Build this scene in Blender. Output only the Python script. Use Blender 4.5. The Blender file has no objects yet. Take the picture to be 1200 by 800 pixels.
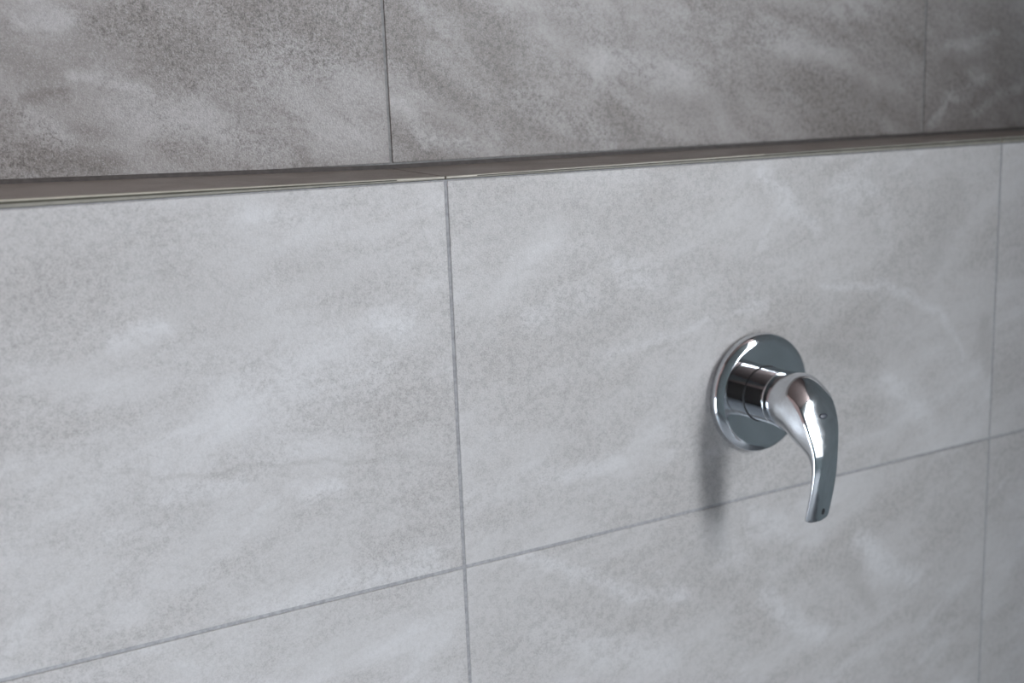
import bpy, bmesh, math, random
from mathutils import Vector, Matrix

# ------------------------------------------------------------------ camera, world, light, exposure
scene = bpy.context.scene
COL = scene.collection
Z0 = 1.30                      # height of the ledge above the floor
RX0, RX1 = -1.2, 2.4           # side walls
YF = -2.2                      # wall opposite the shower wall
ZC = 2.80                      # ceiling
D = 0.0972                     # depth of the ledge

cam_d = bpy.data.cameras.new('camera')
cam = bpy.data.objects.new('camera', cam_d)
COL.objects.link(cam)
rt = Vector((0.87233015, -0.48742042, -0.03822883))
up = Vector((0.12559953, 0.14784291, 0.98100318))
fw = Vector((0.47250912, 0.86056017, -0.1901876))
cp = Vector((-0.3639428, -0.75292195, 0.04050509 + Z0))
cam.matrix_world = Matrix(((rt.x, up.x, -fw.x, cp.x), (rt.y, up.y, -fw.y, cp.y),
                           (rt.z, up.z, -fw.z, cp.z), (0, 0, 0, 1)))
cam_d.sensor_fit = 'HORIZONTAL'
cam_d.sensor_width = 36.0
cam_d.lens = 1342.457 / 1200 * 36.0
cam_d.clip_start = 0.01
cam_d.dof.use_dof = True
cam_d.dof.focus_distance = 0.83
cam_d.dof.aperture_fstop = 5.0
scene.camera = cam

vs = scene.view_settings
vs.view_transform = 'Standard'
vs.look = 'None'
vs.gamma = 1.0
vs.use_curve_mapping = False
vs.exposure = -0.29

world = bpy.data.worlds.new('sky')
scene.world = world
world.use_nodes = True
wn = world.node_tree.nodes
wn['Background'].inputs['Color'].default_value = (0.62, 0.76, 1.0, 1)
wn['Background'].inputs['Strength'].default_value = 1.5

# daylight: a glazed door opposite the shower wall, an added low window standing in for floor bounce
WIN_FRONT = (1.35, 2.30, 0.52, 2.72)      # in the opposite wall (x0, x1, z0, z1)
ADDED_WIN_LEFT = (-1.10, -0.20, 0.08, 0.90)     # added opening in the left wall (y0, y1, z0, z1)
GROUND = 1.05                             # outside, the sky shows above this height of the glazed door


def area_light(name, loc, rot, sx, sz, power, color):
    l = bpy.data.lights.new(name, 'AREA')
    l.shape = 'RECTANGLE'
    l.size, l.size_y = sx, sz
    l.energy = power
    l.color = color
    o = bpy.data.objects.new(name, l)
    o.location = loc
    o.rotation_euler = rot
    COL.objects.link(o)
    return o


x0, x1, z0, z1 = WIN_FRONT
area_light('daylight_sky', ((x0 + x1) / 2, YF - 0.13, (GROUND + z1) / 2), (math.pi / 2, 0, 0),
           x1 - x0, z1 - GROUND, 206.0, (0.915, 0.947, 1.0))
area_light('daylight_ground', ((x0 + x1) / 2, YF - 0.13, (GROUND + z0) / 2), (math.pi / 2, 0, 0),
           x1 - x0, GROUND - z0, 15.0, (0.95, 0.96, 1.0))
y0, y1, z0, z1 = ADDED_WIN_LEFT
area_light('added_fill_left', (RX0 - 0.13, (y0 + y1) / 2, (z0 + z1) / 2), (math.pi / 2, 0, -math.pi / 2),
           y1 - y0, z1 - z0, 29.0, (0.835, 0.912, 1.0))  # added fill from below left in place of light off the floor


# ------------------------------------------------------------------ helpers
def tag(o, label=None, cat=None, group=None, kind=None):
    if label: o['label'] = label
    if cat: o['category'] = cat
    if group: o['group'] = group
    if kind: o['kind'] = kind
    return o


def link(name, me, mat=None, parent=None, loc=None):
    o = bpy.data.objects.new(name, me)
    COL.objects.link(o)
    if mat and me is not None and not me.materials:
        me.materials.append(mat)
    if parent: o.parent = parent
    if loc: o.location = loc
    return o


def bm_mesh(name, bm, smooth=False):
    bmesh.ops.recalc_face_normals(bm, faces=bm.faces)
    me = bpy.data.meshes.new(name)
    bm.to_mesh(me)
    bm.free()
    if smooth:
        for p in me.polygons: p.use_smooth = True
    return me


def add_box(bm, a, b):
    vs_ = [bm.verts.new((x, y, z)) for x in (a[0], b[0]) for y in (a[1], b[1]) for z in (a[2], b[2])]
    for f in ((0, 1, 3, 2), (4, 6, 7, 5), (0, 4, 5, 1), (2, 3, 7, 6), (0, 2, 6, 4), (1, 5, 7, 3)):
        bm.faces.new([vs_[i] for i in f])


def box_mesh(name, a, b, bevel=0.0, seg=2):
    bm = bmesh.new()
    add_box(bm, a, b)
    if bevel:
        bmesh.ops.bevel(bm, geom=list(bm.edges), offset=bevel, segments=seg, affect='EDGES', profile=0.5)
    return bm_mesh(name, bm)


def lathe(name, profile, n=96):
    """profile: list of (r, y); axis along y."""
    bm = bmesh.new()
    rings = []
    for r, y in profile:
        if r < 1e-6:
            rings.append([bm.verts.new((0, y, 0))])
        else:
            rings.append([bm.verts.new((r * math.cos(2 * math.pi * k / n), y, r * math.sin(2 * math.pi * k / n)))
                          for k in range(n)])
    for A, B in zip(rings, rings[1:]):
        for k in range(n):
            k2 = (k + 1) % n
            if len(A) == 1 and len(B) == 1: continue
            if len(A) == 1: bm.faces.new((A[0], B[k], B[k2]))
            elif len(B) == 1: bm.faces.new((A[k], B[0], A[k2]))
            else: bm.faces.new((A[k], B[k], B[k2], A[k2]))
    return bm_mesh(name, bm, True)


# ------------------------------------------------------------------ materials
def new_mat(name):
    m = bpy.data.materials.new(name)
    m.use_nodes = True
    nt = m.node_tree
    return m, nt, nt.nodes['Principled BSDF']


class G:
    """small helper to write node graphs"""
    def __init__(s, nt): s.nt = nt
    def n(s, t, **kw):
        o = s.nt.nodes.new(t)
        for k, v in kw.items(): setattr(o, k, v)
        return o
    def put(s, sock, v):
        if isinstance(v, bpy.types.NodeSocket): s.nt.links.new(v, sock)
        else: sock.default_value = v
    def math(s, op, a, b=0.0, c=0.0, clamp=False):
        o = s.n('ShaderNodeMath', operation=op, use_clamp=clamp)
        s.put(o.inputs[0], a); s.put(o.inputs[1], b)
        if op in ('MULTIPLY_ADD',): s.put(o.inputs[2], c)
        return o.outputs[0]
    def vmath(s, op, a, b):
        o = s.n('ShaderNodeVectorMath', operation=op)
        s.put(o.inputs[0], a); s.put(o.inputs[1], b)
        return o.outputs[0]
    def noise(s, vec, scale, detail=4, rough=0.5, dist=0.0):
        o = s.n('ShaderNodeTexNoise')
        s.put(o.inputs['Vector'], vec)
        o.inputs['Scale'].default_value = scale
        o.inputs['Detail'].default_value = detail
        o.inputs['Roughness'].default_value = rough
        o.inputs['Distortion'].default_value = dist
        return o.outputs['Fac']
    def ramp(s, v, a, b, lo=0.0, hi=1.0, smooth=True):
        o = s.n('ShaderNodeMapRange', interpolation_type='SMOOTHSTEP' if smooth else 'LINEAR', clamp=True)
        s.put(o.inputs[0], v)
        for i, x in enumerate((a, b, lo, hi)): o.inputs[1 + i].default_value = x
        return o.outputs[0]
    def mix(s, f, a, b):
        o = s.n('ShaderNodeMix', data_type='RGBA')
        s.put(o.inputs[0], f); s.put(o.inputs[6], a); s.put(o.inputs[7], b)
        return o.outputs[2]
    def mapping(s, vec, loc=(0, 0, 0), rot=(0, 0, 0), scale=(1, 1, 1)):
        o = s.n('ShaderNodeMapping')
        s.put(o.inputs['Vector'], vec)
        o.inputs['Location'].default_value = loc
        o.inputs['Rotation'].default_value = rot
        o.inputs['Scale'].default_value = scale
        return o.outputs[0]


def stone_mat(name, light, mid, dark, cloud=1.0, speck=0.5, tilt=0.35, rough=0.42, strokes=()):
    """stone-look porcelain: clouds, pale drifts, fine pitted grain; each tile has its own cut of the pattern"""
    m, nt, bsdf = new_mat(name)
    g = G(nt)
    tc = g.n('ShaderNodeTexCoord').outputs['Object']
    seed = g.n('ShaderNodeAttribute', attribute_type='OBJECT', attribute_name='seed').outputs['Fac']
    off = g.n('ShaderNodeCombineXYZ')
    g.put(off.inputs[0], g.math('MULTIPLY', seed, 3.17))
    g.put(off.inputs[1], g.math('MULTIPLY', seed, 1.71))
    g.put(off.inputs[2], g.math('MULTIPLY', seed, 2.33))
    P = g.vmath('ADD', tc, off.outputs[0])
    S = g.mapping(g.mapping(P, rot=(0, tilt, 0)), scale=(1, 1, 2.3))
    big = g.noise(S, 4.5, 6, 0.55, 0.9)
    mid_n = g.noise(S, 15.0, 8, 0.62, 0.5)
    streak = g.noise(g.mapping(g.mapping(P, rot=(0, tilt * 1.2, 0)), scale=(1, 1, 3.4)), 7.0, 7, 0.58, 0.6)
    fine = g.noise(P, 230.0, 5, 0.75)
    grain = g.noise(P, 850.0, 2, 0.65)
    # clouds
    c = g.math('ADD', g.math('MULTIPLY', big, 0.6), g.math('MULTIPLY', mid_n, 0.4))
    f = g.ramp(c, 0.5 - 0.19 / cloud, 0.5 + 0.19 / cloud)
    col = g.mix(f, (*dark, 1), (*mid, 1))
    # pale drifts
    drift = g.math('MULTIPLY', g.ramp(streak, 0.46, 0.76), g.ramp(big, 0.38, 0.66))
    col = g.mix(g.math('MULTIPLY', drift, 0.5), col, (*light, 1))
    # soft pale veins
    vn = g.noise(g.mapping(g.mapping(P, rot=(0, tilt * 2, 0)), scale=(1, 1, 1.7)), 3.2, 4, 0.5, 0.6)
    vein = g.ramp(g.math('ABSOLUTE', g.math('SUBTRACT', vn, 0.52)), 0.0, 0.03, 1.0, 0.0)
    vein = g.math('MULTIPLY', vein, g.ramp(mid_n, 0.40, 0.66))
    col = g.mix(g.math('MULTIPLY', vein, 0.3), col, (*light, 1))
    # markings with a place of their own: (points in tile coordinates, half width, strength, pale or dark)
    if strokes:
        wn_ = g.n('ShaderNodeTexNoise')
        g.put(wn_.inputs['Vector'], P)
        wn_.inputs['Scale'].default_value = 26.0
        wn_.inputs['Detail'].default_value = 6.0
        wn_.inputs['Roughness'].default_value = 0.62
        wob = g.n('ShaderNodeVectorMath', operation='MULTIPLY_ADD')
        g.put(wob.inputs[0], g.vmath('SUBTRACT', wn_.outputs['Color'], (0.5, 0.5, 0.5)))
        wob.inputs[1].default_value = (0.05, 0.0, 0.032)
        g.put(wob.inputs[2], tc)
        Q = wob.outputs[0]
        for kind, colr in (('dark', tuple(x * 0.86 for x in dark)), ('pale', light)):
            acc = None
            for pts, wd, sg, kd in strokes:
                if kd != kind: continue
                best = None
                for (ax, az), (bx, bz) in zip(pts, pts[1:]):
                    ba = Vector((bx - ax, 0, bz - az))
                    pa = g.vmath('SUBTRACT', Q, (ax, 0.0, az))
                    dt = g.n('ShaderNodeVectorMath', operation='DOT_PRODUCT')
                    g.put(dt.inputs[0], pa)
                    dt.inputs[1].default_value = ba / max(ba.length_squared, 1e-9)
                    hh = g.math('MAXIMUM', g.math('MINIMUM', dt.outputs['Value'], 1.0), 0.0)
                    sc_ = g.n('ShaderNodeVectorMath', operation='SCALE')
                    sc_.inputs[0].default_value = ba
                    g.put(sc_.inputs['Scale'], hh)
                    ln = g.n('ShaderNodeVectorMath', operation='LENGTH')
                    g.put(ln.inputs[0], g.vmath('SUBTRACT', pa, sc_.outputs[0]))
                    best = ln.outputs['Value'] if best is None else g.math('MINIMUM', best, ln.outputs['Value'])
                mk = g.ramp(best, 0.0, wd * 1.7, sg, 0.0)
                acc = mk if acc is None else g.math('MAXIMUM', acc, mk)
            if acc is not None:
                col = g.mix(g.math('MULTIPLY', acc, g.ramp(mid_n, 0.30, 0.58, 0.45, 1.0)), col, (*colr, 1))
    # pitted grain
    sp = g.ramp(grain, 0.36, 0.50, 1.0, 0.0)
    sp2 = g.ramp(fine, 0.40, 0.56, 1.0, 0.0)
    patch = g.ramp(c, 0.62, 0.40)
    k = g.math('MULTIPLY', g.math('ADD', g.math('MULTIPLY', sp, 0.6), g.math('MULTIPLY', sp2, 0.6)),
               g.math('MULTIPLY', g.math('ADD', patch, 0.35), speck), clamp=True)
    col = g.mix(k, col, tuple(x * 0.45 for x in dark) + (1,))
    col = g.mix(g.math('MULTIPLY', g.ramp(grain, 0.54, 0.68), speck * 0.55), col, (*light, 1))
    g.put(bsdf.inputs['Base Color'], col)
    g.put(bsdf.inputs['Roughness'], g.ramp(mid_n, 0.3, 0.7, rough + 0.08, rough - 0.04))
    bsdf.inputs['Specular IOR Level'].default_value = 0.5
    h = g.math('ADD', g.math('MULTIPLY', grain, 0.6), g.math('MULTIPLY', fine, 0.7))
    b = g.n('ShaderNodeBump')
    b.inputs['Strength'].default_value = 0.55
    b.inputs['Distance'].default_value = 0.0006
    g.put(b.inputs['Height'], h)
    g.put(bsdf.inputs['Normal'], b.outputs[0])
    return m


def plain_mat(name, color, rough=0.6, metal=0.0, var=0.12, scale=60.0, bump=0.0):
    m, nt, bsdf = new_mat(name)
    g = G(nt)
    tc = g.n('ShaderNodeTexCoord').outputs['Object']
    n = g.noise(tc, scale, 4, 0.6)
    col = g.mix(g.ramp(n, 0.3, 0.7), tuple(c * (1 - var) for c in color) + (1,),
                tuple(min(1, c * (1 + var)) for c in color) + (1,))
    g.put(bsdf.inputs['Base Color'], col)
    bsdf.inputs['Roughness'].default_value = rough
    bsdf.inputs['Metallic'].default_value = metal
    if bump:
        b = g.n('ShaderNodeBump')
        b.inputs['Strength'].default_value = bump
        b.inputs['Distance'].default_value = 0.001
        g.put(b.inputs['Height'], n)
        g.put(bsdf.inputs['Normal'], b.outputs[0])
    return m


def on_wall(px, y):
    """where the line of sight through a pixel of the photograph meets the wall plane at depth y"""
    d = fw + rt * ((px[0] - 600) / 1342.457) - up * ((px[1] - 400) / 1342.457)
    t = (y - cp.y) / d.y
    p = cp + d * t
    return p.x, p.z - Z0


def marks(xc, zc, y, data):
    out = []
    for kd, wpx, sg, pts in data:
        m = [on_wall(p, y) for p in pts]
        if len(m) == 1: m.append((m[0][0] + 0.008, m[0][1]))
        out.append(([(a - xc, b - zc) for a, b in m], wpx * 0.0008, sg, kd))
    return out


LOW = dict(light=(0.63, 0.625, 0.625), mid=(0.515, 0.504, 0.496), dark=(0.43, 0.411, 0.394), cloud=0.85, speck=0.34, tilt=0.22)
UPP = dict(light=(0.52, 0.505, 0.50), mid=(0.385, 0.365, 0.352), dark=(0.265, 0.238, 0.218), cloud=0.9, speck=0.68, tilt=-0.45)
MK = {
 'low_main': (0.3, -0.1485, 0, [
   ('pale', 6, .5, [(972, 334), (1038, 336), (1069, 349), (1095, 362), (1121, 389), (1130, 415)]),
   ('pale', 16, .55, [(1038, 441), (1062, 465), (1086, 494)]),
   ('pale', 10, .5, [(894, 201), (920, 240), (951, 262)]),
   ('pale', 11, .6, [(880, 360), (893, 359)]),
   ('pale', 16, .4, [(985, 215), (1040, 235)]),
   ('pale', 14, .4, [(620, 365), (700, 345), (760, 325)]),
   ('pale', 10, .4, [(640, 565), (720, 545)]),
   ('dark', 24, .5, [(1112, 222), (1095, 292)]),
   ('dark', 13, .6, [(1152, 380), (1156, 430)]),
   ('dark', 11, .5, [(960, 406), (1034, 432)]),
   ('dark', 26, .3, [(580, 260), (700, 240)])]),
 'low_below': (0.3, -0.4455, 0, [
   ('pale', 9, .5, [(612, 654), (660, 668), (721, 687), (798, 703)]),
   ('pale', 17, .6, [(1007, 632), (1035, 665), (1068, 676)]),
   ('pale', 11, .45, [(881, 604), (925, 626)]),
   ('pale', 13, .5, [(897, 703), (958, 747)]),
   ('pale', 20, .35, [(640, 745), (780, 770)]),
   ('dark', 13, .55, [(991, 665), (1024, 709)]),
   ('dark', 24, .3, [(800, 650), (850, 690)])]),
 'low_left': (-0.3, -0.1485, 0, [
   ('dark', 3, .4, [(138, 553), (239, 560), (348, 542), (522, 528)]),
   ('pale', 8, .55, [(365, 576), (392, 574)]),
   ('pale', 12, .55, [(450, 377), (470, 374)]),
   ('pale', 10, .5, [(290, 252), (348, 249)]),
   ('pale', 8, .5, [(138, 397), (196, 390)]),
   ('pale', 25, .35, [(275, 459), (435, 437)]),
   ('pale', 16, .5, [(304, 720), (400, 690), (507, 655)]),
   ('pale', 7, .4, [(200, 585), (280, 570)]),
   ('dark', 30, .35, [(20, 330), (180, 310), (260, 350)]),
   ('dark', 22, .3, [(330, 310), (420, 330)]),
   ('dark', 20, .3, [(140, 590), (220, 600)])]),
 'up_left': (-0.3, 0.1573, D, [
   ('pale', 5, .7, [(80, 83), (133, 97), (173, 110)]),
   ('pale', 20, .65, [(143, 140), (233, 140), (316, 173)]),
   ('pale', 7, .6, [(20, 23), (80, 27)]),
   ('pale', 11, .6, [(43, 143), (83, 157)]),
   ('pale', 24, .4, [(330, 40), (400, 90), (430, 150)]),
   ('dark', 8, .8, [(250, 123), (300, 153), (363, 187)]),
   ('dark', 7, .8, [(40, 113), (77, 110)]),
   ('dark', 10, .8, [(93, 153), (143, 153)]),
   ('dark', 12, .75, [(33, 187), (150, 190)]),
   ('dark', 7, .75, [(222, 40), (236, 46)]),
   ('dark', 9, .6, [(290, 5), (318, 9)]),
   ('dark', 8, .6, [(163, 19), (180, 22)]),
   ('dark', 22, .5, [(100, 47), (233, 60)]),
   ('dark', 16, .5, [(0, 60), (50, 80)])]),
 'up_mid': (0.3, 0.1573, D, [
   ('pale', 8, .8, [(469, 125), (500, 163), (544, 172)]),
   ('pale', 25, .5, [(700, 75), (800, 88)]),
   ('pale', 14, .5, [(613, 113), (660, 140), (713, 163)]),
   ('pale', 12, .4, [(880, 40), (990, 70)]),
   ('dark', 15, .5, [(556, 38), (594, 56)]),
   ('dark', 18, .6, [(1000, 106), (1069, 144)]),
   ('dark', 7, .65, [(488, 181), (550, 181)]),
   ('dark', 7, .6, [(638, 175), (750, 163)]),
   ('dark', 20, .4, [(780, 120), (860, 130)])]),
 'up_right': (0.9, 0.1573, D, [
   ('pale', 8, .85, [(1094, 144), (1113, 119), (1150, 94)]),
   ('pale', 6, .7, [(1113, 56), (1169, 38)]),
   ('pale', 9, .6, [(1138, 131), (1194, 100)]),
   ('dark', 10, .6, [(1110, 80), (1170, 62)])]),
}
M_TILE = stone_mat('pale_stone_tile', **LOW)
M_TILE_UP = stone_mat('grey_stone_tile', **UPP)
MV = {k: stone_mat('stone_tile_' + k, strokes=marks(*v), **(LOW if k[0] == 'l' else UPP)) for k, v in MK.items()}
VAR_LOW = {(0, 0): 'low_main', (1, 0): 'low_below', (0, -1): 'low_left'}
VAR_UP = {(0, -1): 'up_left', (0, 0): 'up_mid', (0, 1): 'up_right'}


def own_material(o, m):
    o.material_slots[0].link = 'OBJECT'
    o.material_slots[0].material = m


M_LEDGE = stone_mat('taupe_stone_tile', (0.42, 0.375, 0.34), (0.36, 0.315, 0.28), (0.27, 0.232, 0.20), 1.0, 0.3, 0.05)
M_GROUT = plain_mat('grey_grout', (0.33, 0.33, 0.335), 0.85, 0, 0.15, 300, 0.3)
M_GROUT_UP = plain_mat('dark_grey_grout', (0.29, 0.29, 0.285), 0.85, 0, 0.15, 300, 0.3)
M_SEAL = plain_mat('brown_sealant', (0.085, 0.075, 0.07), 0.6, 0, 0.2, 200)
M_TRIM = plain_mat('cream_edge_trim', (0.44, 0.41, 0.34), 0.35, 0.0, 0.08, 90)
M_TRIM_LOW = plain_mat('olive_edge_trim', (0.245, 0.232, 0.195), 0.5, 0.0, 0.12, 90)
M_GAP = plain_mat('trim_groove', (0.07, 0.065, 0.045), 0.7, 0, 0.2, 200)
M_PLASTER = plain_mat('warm_plaster', (0.60, 0.44, 0.41), 0.8, 0, 0.04, 20)
M_RIGHT = plain_mat('slate_plaster', (0.30, 0.345, 0.35), 0.7, 0, 0.10, 8)
M_CEIL = plain_mat('ceiling_paint', (0.23, 0.175, 0.16), 0.9, 0, 0.03, 20)
M_FLOOR = plain_mat('floor_stone', (0.34, 0.36, 0.38), 0.6, 0, 0.10, 12)
M_FRAME = plain_mat('white_frame', (0.75, 0.75, 0.76), 0.4, 0, 0.03, 20)
M_DOOR = plain_mat('dark_wood', (0.045, 0.035, 0.03), 0.5, 0, 0.3, 14)


def chrome(name, color, rough):
    m, nt, bsdf = new_mat(name)
    g = G(nt)
    tc = g.n('ShaderNodeTexCoord').outputs['Object']
    n = g.noise(tc, 90.0, 4, 0.6)
    g.put(bsdf.inputs['Roughness'], g.ramp(n, 0.35, 0.75, rough, rough + 0.05))
    bsdf.inputs['Base Color'].default_value = (*color, 1)
    bsdf.inputs['Metallic'].default_value = 1.0
    return m


M_CHROME = chrome('polished_chrome', (0.66, 0.68, 0.70), 0.04)
M_CHROME_HUB = chrome('worn_chrome', (0.66, 0.68, 0.70), 0.07)
M_RUBBER = plain_mat('black_rubber', (0.012, 0.012, 0.013), 0.5, 0, 0.1, 100)
M_MARK = plain_mat('blue_grey_mark', (0.045, 0.055, 0.075), 0.4, 0, 0.1, 100)

mg, ntg, bg = new_mat('window_glass')
gg = G(ntg)
tr = gg.n('ShaderNodeBsdfTransparent')
gl = gg.n('ShaderNodeBsdfGlossy')
gl.inputs['Roughness'].default_value = 0.02
mx = gg.n('ShaderNodeMixShader')
mx.inputs[0].default_value = 0.06
ntg.links.new(tr.outputs[0], mx.inputs[1])
ntg.links.new(gl.outputs[0], mx.inputs[2])
ntg.links.new(mx.outputs[0], ntg.nodes['Material Output'].inputs['Surface'])
M_GLASS = mg

# ------------------------------------------------------------------ tiled shower wall
PX, PZ, GAP = 0.600, 0.297, 0.0028
COLS = [-2, -1, 0, 1, 2, 3]


def zback(x):
    if x <= 0: return 0.0057 + min(-x, 0.6) * 0.0182
    return 0.0057 + 0.0024 * x


def zfront(x):
    if x <= 0: return 0.0018 + min(-x, 0.6) * 0.0105
    return 0.0018 + min(x, 0.7) * 0.0056


def tile_mesh(name, w, h):
    return box_mesh(name, (-w / 2, 0, -h / 2), (w / 2, 0.008, h / 2), 0.0005, 2)


wall_lower = tag(link('wall_lower', box_mesh('wall_lower', (RX0, 0.0008, 0), (RX1, D, Z0 - 0.0005)), M_GROUT),
                 'projecting lower shower wall clad in pale grey stone-look tiles', kind='structure')
wall_back = tag(link('wall_back', box_mesh('wall_back', (RX0, D + 0.0008, 0), (RX1, D + 0.12, ZC)), M_GROUT_UP),
                'recessed upper shower wall clad in darker mottled grey tiles', kind='structure')

random.seed(4)
full = tile_mesh('tile', PX - GAP, PZ - GAP)
full.materials.append(M_TILE)
cut_h = Z0 - 4 * PZ
cut = tile_mesh('tile_cut', PX - GAP, cut_h - GAP)
cut.materials.append(M_TILE)
SEEDS_LOW = {(0, -1): 1.3, (0, 0): 2.9, (0, 1): 5.2, (1, -1): 6.1, (1, 0): 7.7, (1, 1): 8.4}
for r in range(5):
    for c in COLS:
        if r < 4: me, zc = full, Z0 - (r + 0.5) * PZ
        else: me, zc = cut, cut_h / 2
        t = link('tile', me, None, wall_lower, ((c + 0.5) * PX, 0, zc - (GAP / 2 if r == 0 else 0) * 0))
        t['seed'] = SEEDS_LOW.get((r, c), 10 + r * 2.37 + c * 1.13)
        if (r, c) in VAR_LOW: own_material(t, MV[VAR_LOW[(r, c)]])

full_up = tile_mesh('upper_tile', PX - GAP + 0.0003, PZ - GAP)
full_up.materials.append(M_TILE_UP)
SEEDS_UP = {(0, -1): 3.3, (0, 0): 4.6, (0, 1): 9.1}
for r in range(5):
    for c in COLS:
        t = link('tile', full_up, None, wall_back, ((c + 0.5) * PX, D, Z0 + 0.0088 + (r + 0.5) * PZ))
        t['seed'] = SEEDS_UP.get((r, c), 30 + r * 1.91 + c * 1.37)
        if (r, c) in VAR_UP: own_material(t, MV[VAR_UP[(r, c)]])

# ledge: sloping cap tiles, sealant along the back, grout bed below
ledge = tag(link('ledge', box_mesh('ledge_bed', (RX0, 0.003, Z0 - 0.0004), (RX1, D - 0.0005, Z0 + 0.0008)), M_SEAL),
            'narrow taupe tiled ledge capping the lower shower wall', kind='structure')
N = 24
for c in COLS:
    xa, xb = c * PX + GAP * 0.4, (c + 1) * PX - GAP * 0.4
    xm = (xa + xb) / 2
    bm = bmesh.new()
    prev = None
    for i in range(N + 1):
        x = xa + (xb - xa) * i / N
        sec = [(0.0016, 0.0010), (0.0016, zfront(x) - 0.0002), (0.0022, zfront(x)),
               (D - 0.0008, zback(x)), (D - 0.0008, 0.0010)]
        ring = [bm.verts.new((x - xm, y, z)) for y, z in sec]
        if prev:
            for k in range(5):
                bm.faces.new((prev[k], prev[(k + 1) % 5], ring[(k + 1) % 5], ring[k]))
        else: bm.faces.new(ring)
        prev = ring
    bm.faces.new(prev)
    t = link('cap_tile', bm_mesh('cap_tile', bm), M_LEDGE, ledge, (xm, 0, Z0))
    t['seed'] = 50 + c * 1.7

bm = bmesh.new()
prev = None
NB = 120
for i in range(NB + 1):
    x = RX0 + (RX1 - RX0) * i / NB
    zb = zback(x)
    sec = [(D - 0.0022, zb - 0.0002), (D - 0.0006, zb + 0.0030), (D + 0.001, zb + 0.0032), (D + 0.001, zb - 0.003)]
    ring = [bm.verts.new((x, y, Z0 + z)) for y, z in sec]
    if prev:
        for k in range(4): bm.faces.new((prev[k], prev[(k + 1) % 4], ring[(k + 1) % 4], ring[k]))
    else: bm.faces.new(ring)
    prev = ring
bm.faces.new(prev)
tag(link('sealant_bead', bm_mesh('sealant_bead', bm), M_SEAL, ledge), 'dark brown sealant line')

# slim edge trims between the wall tiles and the ledge, one length per tile
for i_t, c in enumerate(COLS):
    xa, xb = c * PX + 0.0008, (c + 1) * PX - 0.0008
    bm = bmesh.new()
    prev = None
    for i in range(49):
        x = xa + (xb - xa) * i / 48
        t = zfront(x)
        near = min(1.0, max(0.0, (abs(x) - 0.025) / 0.05)) if c in (-1, 0) else 1.0
        gd = 0.0007 * near                       # groove fades out next to the joint
        y_l = -0.0004
        sec = [(y_l + 0.0004, 0.0), (y_l + 0.0002, 0.44 * t), (y_l + 0.0002 + gd, 0.46 * t), (y_l + 0.0002 + gd, 0.74 * t),
               (y_l, 0.76 * t), (y_l, 0.90 * t), (y_l + 0.0004, t + 0.0001), (0.0018, t + 0.0002), (0.0018, 0.0)]
        ring = [bm.verts.new((x, y, Z0 + z)) for y, z in sec]
        n = len(ring)
        if prev:
            for k in range(n):
                f = bm.faces.new((prev[k], prev[(k + 1) % n], ring[(k + 1) % n], ring[k]))
                if k == 0 or x > 0.30: f.material_index = 1 if k in (2,) and x > 0.30 else 2
                elif k in (1, 2, 3): f.material_index = 1 if near > 0.1 else 0
        else: bm.faces.new(ring)
        prev = ring
    bm.faces.new(prev)
    me = bm_mesh('trim', bm)
    for mm in (M_TRIM, M_GAP, M_TRIM_LOW): me.materials.append(mm)
    tag(link('trim_%d' % (i_t + 1), me), 'slim cream edge trim along the front of the ledge', kind='structure')


# ------------------------------------------------------------------ rest of the room
def wall_with_hole(name, axis, pos, thick, a0, a1, hole, mat, label):
    """axis 'x': wall lies in the plane x=pos, runs along y; axis 'y': plane y=pos, runs along x"""
    h0, h1, hz0, hz1 = hole
    bm = bmesh.new()
    for (u0, u1, v0, v1) in ((a0, h0, 0, ZC), (h1, a1, 0, ZC), (h0, h1, 0, hz0), (h0, h1, hz1, ZC)):
        if axis == 'x': add_box(bm, (pos - thick, u0, v0), (pos, u1, v1))
        else: add_box(bm, (u0, pos - thick, v0), (u1, pos, v1))
    return tag(link(name, bm_mesh(name, bm), mat), label, kind='structure')


wall_with_hole('wall_left', 'x', RX0, 0.12, YF, D + 0.12, ADDED_WIN_LEFT, M_PLASTER, 'plastered side wall with an added low window')
wall_with_hole('wall_front', 'y', YF, 0.12, RX0 - 0.12, RX1 + 0.12, WIN_FRONT, M_RIGHT,
               'slate grey wall with a glazed door opposite the shower wall')
tag(link('wall_right', box_mesh('wall_right', (RX1, YF, 0), (RX1 + 0.12, D + 0.12, ZC)), M_RIGHT),
    'slate grey side wall', kind='structure')
tag(link('light_block_partition', box_mesh('light_block_partition', (1.2, -1.38, 0), (1.3, -0.0005, ZC), 0.004), M_RIGHT),
    'added slate grey partition that blocks door light on the right', kind='structure')  # unseen, added to cut the door's light towards the right
tag(link('floor', box_mesh('floor', (RX0 - 0.12, YF - 0.12, -0.1), (RX1 + 0.12, D + 0.12, 0)), M_FLOOR),
    'grey stone bathroom floor', kind='structure')
tag(link('ceiling', box_mesh('ceiling', (RX0 - 0.12, YF - 0.12, ZC), (RX1 + 0.12, D + 0.12, ZC + 0.1)), M_CEIL),
    'plain painted bathroom ceiling', kind='structure')


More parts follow.
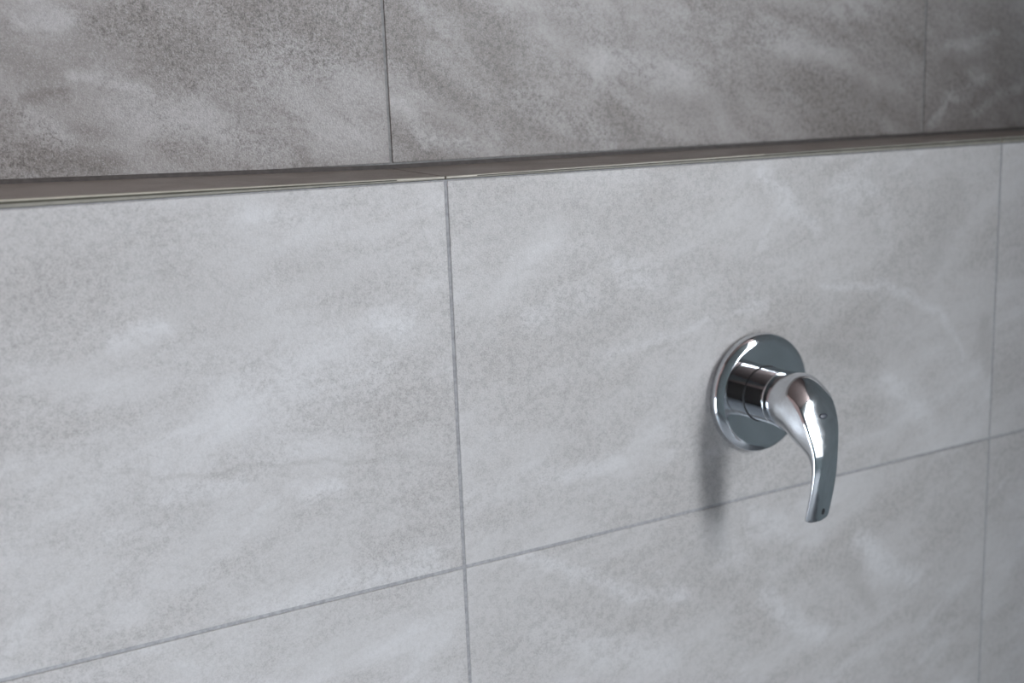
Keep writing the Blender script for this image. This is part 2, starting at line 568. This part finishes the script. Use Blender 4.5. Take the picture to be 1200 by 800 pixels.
def window(name, axis, pos, hole, bars_u, bars_v):
    h0, h1, z0, z1 = hole
    bm = bmesh.new()
    w = 0.045

    def bar(u0, u1, v0, v1):
        if axis == 'y': add_box(bm, (u0, pos - 0.09, v0), (u1, pos - 0.03, v1))
        else: add_box(bm, (pos - 0.09, u0, v0), (pos - 0.03, u1, v1))
    bar(h0, h0 + w, z0, z1); bar(h1 - w, h1, z0, z1)
    bar(h0 + w, h1 - w, z0, z0 + w); bar(h0 + w, h1 - w, z1 - w, z1)
    for u in bars_u: bar(u - 0.018, u + 0.018, z0 + w, z1 - w)
    for v in bars_v: bar(h0 + w, h1 - w, v - 0.018, v + 0.018)
    fr = tag(link(name, bm_mesh(name, bm), M_FRAME), 'unseen white framed bathroom window', kind='structure')
    a = (h0 + w, pos - 0.062, z0 + w) if axis == 'y' else (pos - 0.062, h0 + w, z0 + w)
    b = (h1 - w, pos - 0.058, z1 - w) if axis == 'y' else (pos - 0.058, h1 - w, z1 - w)
    link('pane', box_mesh('pane', a, b), M_GLASS, fr)


window('window_1', 'y', YF, WIN_FRONT, [], [0.70])
window('added_window_2', 'x', RX0, ADDED_WIN_LEFT, [-0.65], [])  # frame and pane of the added fill opening

door = tag(link('added_dark_door', box_mesh('added_dark_door', (RX0 + 0.001, -2.15, 0.004), (RX0 + 0.04, -1.25, 2.05), 0.003), M_DOOR),
           'added dark wooden door for the chrome reflection', kind='structure')  # unseen, added to give the collar its dark reflected band
link('door_handle', lathe('door_handle', [(0, 0.06), (0.022, 0.058), (0.025, 0.04), (0.01, 0.03), (0.012, 0)], 24),
     M_CHROME, door, (RX0 + 0.04, -1.33, 1.02)).rotation_euler = (0, 0, -math.pi / 2)

# ------------------------------------------------------------------ shower mixer
CX, CZ = 0.2915, Z0 - 0.2013
mixer = bpy.data.objects.new('shower_mixer', None)
mixer.location = (CX, 0, CZ)
COL.objects.link(mixer)
tag(mixer, 'chrome shower mixer with round wall plate and curved hanging lever', 'shower mixer')

PR = 0.0525
YP = 0.0110
prof = [(0.020, -0.0002), (PR - 0.001, -0.0002), (PR, -0.0012), (PR, -0.0055)]
for k in range(1, 9):
    a = k / 8 * math.radians(62)
    prof.append((PR - 0.0038 * (1 - math.cos(a)), -0.0055 - 0.0038 * math.sin(a)))
prof += [(PR - 0.0042, -0.0100), (PR - 0.0058, -0.01065), (PR - 0.0072, -YP), (PR - 0.0078, -YP - 0.00005), (PR - 0.0084, -YP - 0.00006), (0.030, -YP - 0.0001), (0.020, -YP - 0.0001)]
link('wall_plate', lathe('wall_plate', prof, 128), M_CHROME, mixer)

RC = 0.0240
link('collar', lathe('collar', [(RC - 0.0006, -YP + 0.0006), (RC, -YP - 0.0006), (RC, -YP - 0.0010), (RC, -0.0341), (RC, -0.0345), (RC - 0.0003, -0.0350), (RC - 0.0008, -0.0352),
                                (0.012, -0.0354)], 96), M_CHROME, mixer)
link('seal_ring', lathe('seal_ring', [(RC + 0.0002, -YP + 0.0003), (RC + 0.0009, -YP - 0.0001), (RC + 0.0002, -YP - 0.0008),
                                      (RC - 0.001, -YP - 0.0008)], 96), M_RUBBER, mixer)

# lever: (outer y, outer z, inner y, inner z, half width, flatness of the face,
# width of the face against the body), relative to the axis on the wall face
ST = [(-0.0356, 0.0241, -0.0356, -0.0241, 0.0241, 0.0, 1.0),
      (-0.0364, 0.0244, -0.0362, -0.0244, 0.0244, 0.0, 1.0),
      (-0.0460, 0.0252, -0.0420, -0.0252, 0.0250, 0.0, 1.0),
      (-0.0545, 0.0256, -0.0470, -0.0262, 0.0252, 0.0, 0.95),
      (-0.0605, 0.0236, -0.0505, -0.0272, 0.0250, 0.22, 0.86),
      (-0.0670, 0.0178, -0.0545, -0.0288, 0.0246, 0.48, 0.80),
      (-0.0732, 0.0090, -0.0595, -0.0315, 0.0237, 0.74, 0.80),
      (-0.0782, -0.0020, -0.0640, -0.0342, 0.0216, 0.93, 0.86),
      (-0.0822, -0.0135, -0.0685, -0.0375, 0.0182, 1.0, 0.95),
      (-0.0852, -0.0265, -0.0735, -0.0425, 0.0148, 1.0, 1.0),
      (-0.0866, -0.0400, -0.0775, -0.0500, 0.0130, 1.0, 1.0),
      (-0.0860, -0.0540, -0.0783, -0.0600, 0.0126, 1.0, 1.0),
      (-0.0838, -0.0690, -0.0765, -0.0725, 0.0125, 1.0, 1.0),
      (-0.0808, -0.0825, -0.0738, -0.0852, 0.0125, 1.0, 1.0),
      (-0.0785, -0.0915, -0.0718, -0.0938, 0.0124, 1.0, 1.0),
      (-0.0776, -0.0950, -0.0712, -0.0965, 0.0110, 1.0, 1.0),
      (-0.0770, -0.0970, -0.0712, -0.0980, 0.0075, 1.0, 1.0)]


def catmull(pts, sub):
    out = []
    n = len(pts)
    for i in range(n - 1):
        p0, p1, p2, p3 = pts[max(i - 1, 0)], pts[i], pts[i + 1], pts[min(i + 2, n - 1)]
        for s in range(sub):
            t = s / sub
            out.append(tuple(0.5 * (2 * b + (c - a) * t + (2 * a - 5 * b + 4 * c - d) * t * t
                                    + (3 * b - a - 3 * c + d) * t ** 3) for a, b, c, d in zip(p0, p1, p2, p3)))
    out.append(pts[-1])
    return out


bm = bmesh.new()
NO, NI = 28, 44
CROWN = 0.0016


def section(w, half, flat, fr):
    """(x, t) points, t = +1 on the outer face and -1 on the inner face"""
    cr = CROWN / half
    pts = []
    for k in range(NO + 1):                         # outer face
        u = -0.955 + 1.91 * k / NO
        d = (w * fr * u, 1 - cr * u * u)
        a = math.radians(155 - 130 * k / NO)
        c = (w * math.cos(a), math.sin(a))
        pts.append((c, d))
    top = 1 - cr
    r = 0.0007 / half
    for k in range(NI + 1):                         # edge, side and back
        q = k / NI
        a = math.radians(25 - 230 * (k + 0.5) / (NI + 1))
        c = (w * math.cos(a), math.sin(a))
        th = math.pi * q
        ct, st_ = math.cos(th), math.sin(th)
        e = 2 / 2.7
        fall = st_ ** e
        m = min(1.0, fall / 0.7)
        m = fr + (1 - fr) * m * m * (3 - 2 * m)
        d = (w * m * math.copysign(abs(ct) ** e, ct), top - 1.2 * r - (2 - cr - 1.2 * r) * fall)
        pts.append((c, d))
    return [tuple(p * (1 - flat) + q * flat for p, q in zip(c, d)) for c, d in pts]


rings = []
for oy, oz, iy, iz, w, flat, fr in catmull(ST, 5):
    cy_, cz_ = (oy + iy) / 2, (oz + iz) / 2
    hy, hz = (oy - iy) / 2, (oz - iz) / 2
    half = math.hypot(hy, hz)
    ring = [bm.verts.new((x, cy_ + hy * t, cz_ + hz * t)) for x, t in section(w, half, min(1, max(0, flat)), min(1, fr))]
    rings.append(ring)
NS = len(rings[0])
for A, B in zip(rings, rings[1:]):
    for k in range(NS):
        bm.faces.new((A[k], A[(k + 1) % NS], B[(k + 1) % NS], B[k]))
bm.faces.new(rings[0])
bm.faces.new(rings[-1])
lever = link('lever_handle', bm_mesh('lever_handle', bm, True), M_CHROME_HUB, mixer)


# small markings on the lever face
def lever_mark(name, x, y, z, ny, nz, rx, rz, mat, label):
    me = lathe(name, [(0, -0.0004), (0.8, -0.00035), (1.0, -0.0001), (1.0, 0.0006), (0, 0.0006)], 20)
    o = link(name, me, mat, lever, (x, y, z))
    n = Vector((0, -ny, -nz)).normalized()           # local +y points into the lever
    o.rotation_euler = (math.atan2(n.z, n.y), 0, 0)
    o.scale = (rx, 1, rz)
    tag(o, label)


lever_mark('indicator_mark', 0.0015, -0.0801, -0.0058, -0.945, 0.33, 0.0042, 0.0022, M_MARK, 'small blue-grey mark')
lever_mark('tip_mark', 0.0035, -0.0795, -0.0885, -0.969, -0.248, 0.0012, 0.0030, M_RUBBER, 'small black chip near the tip')
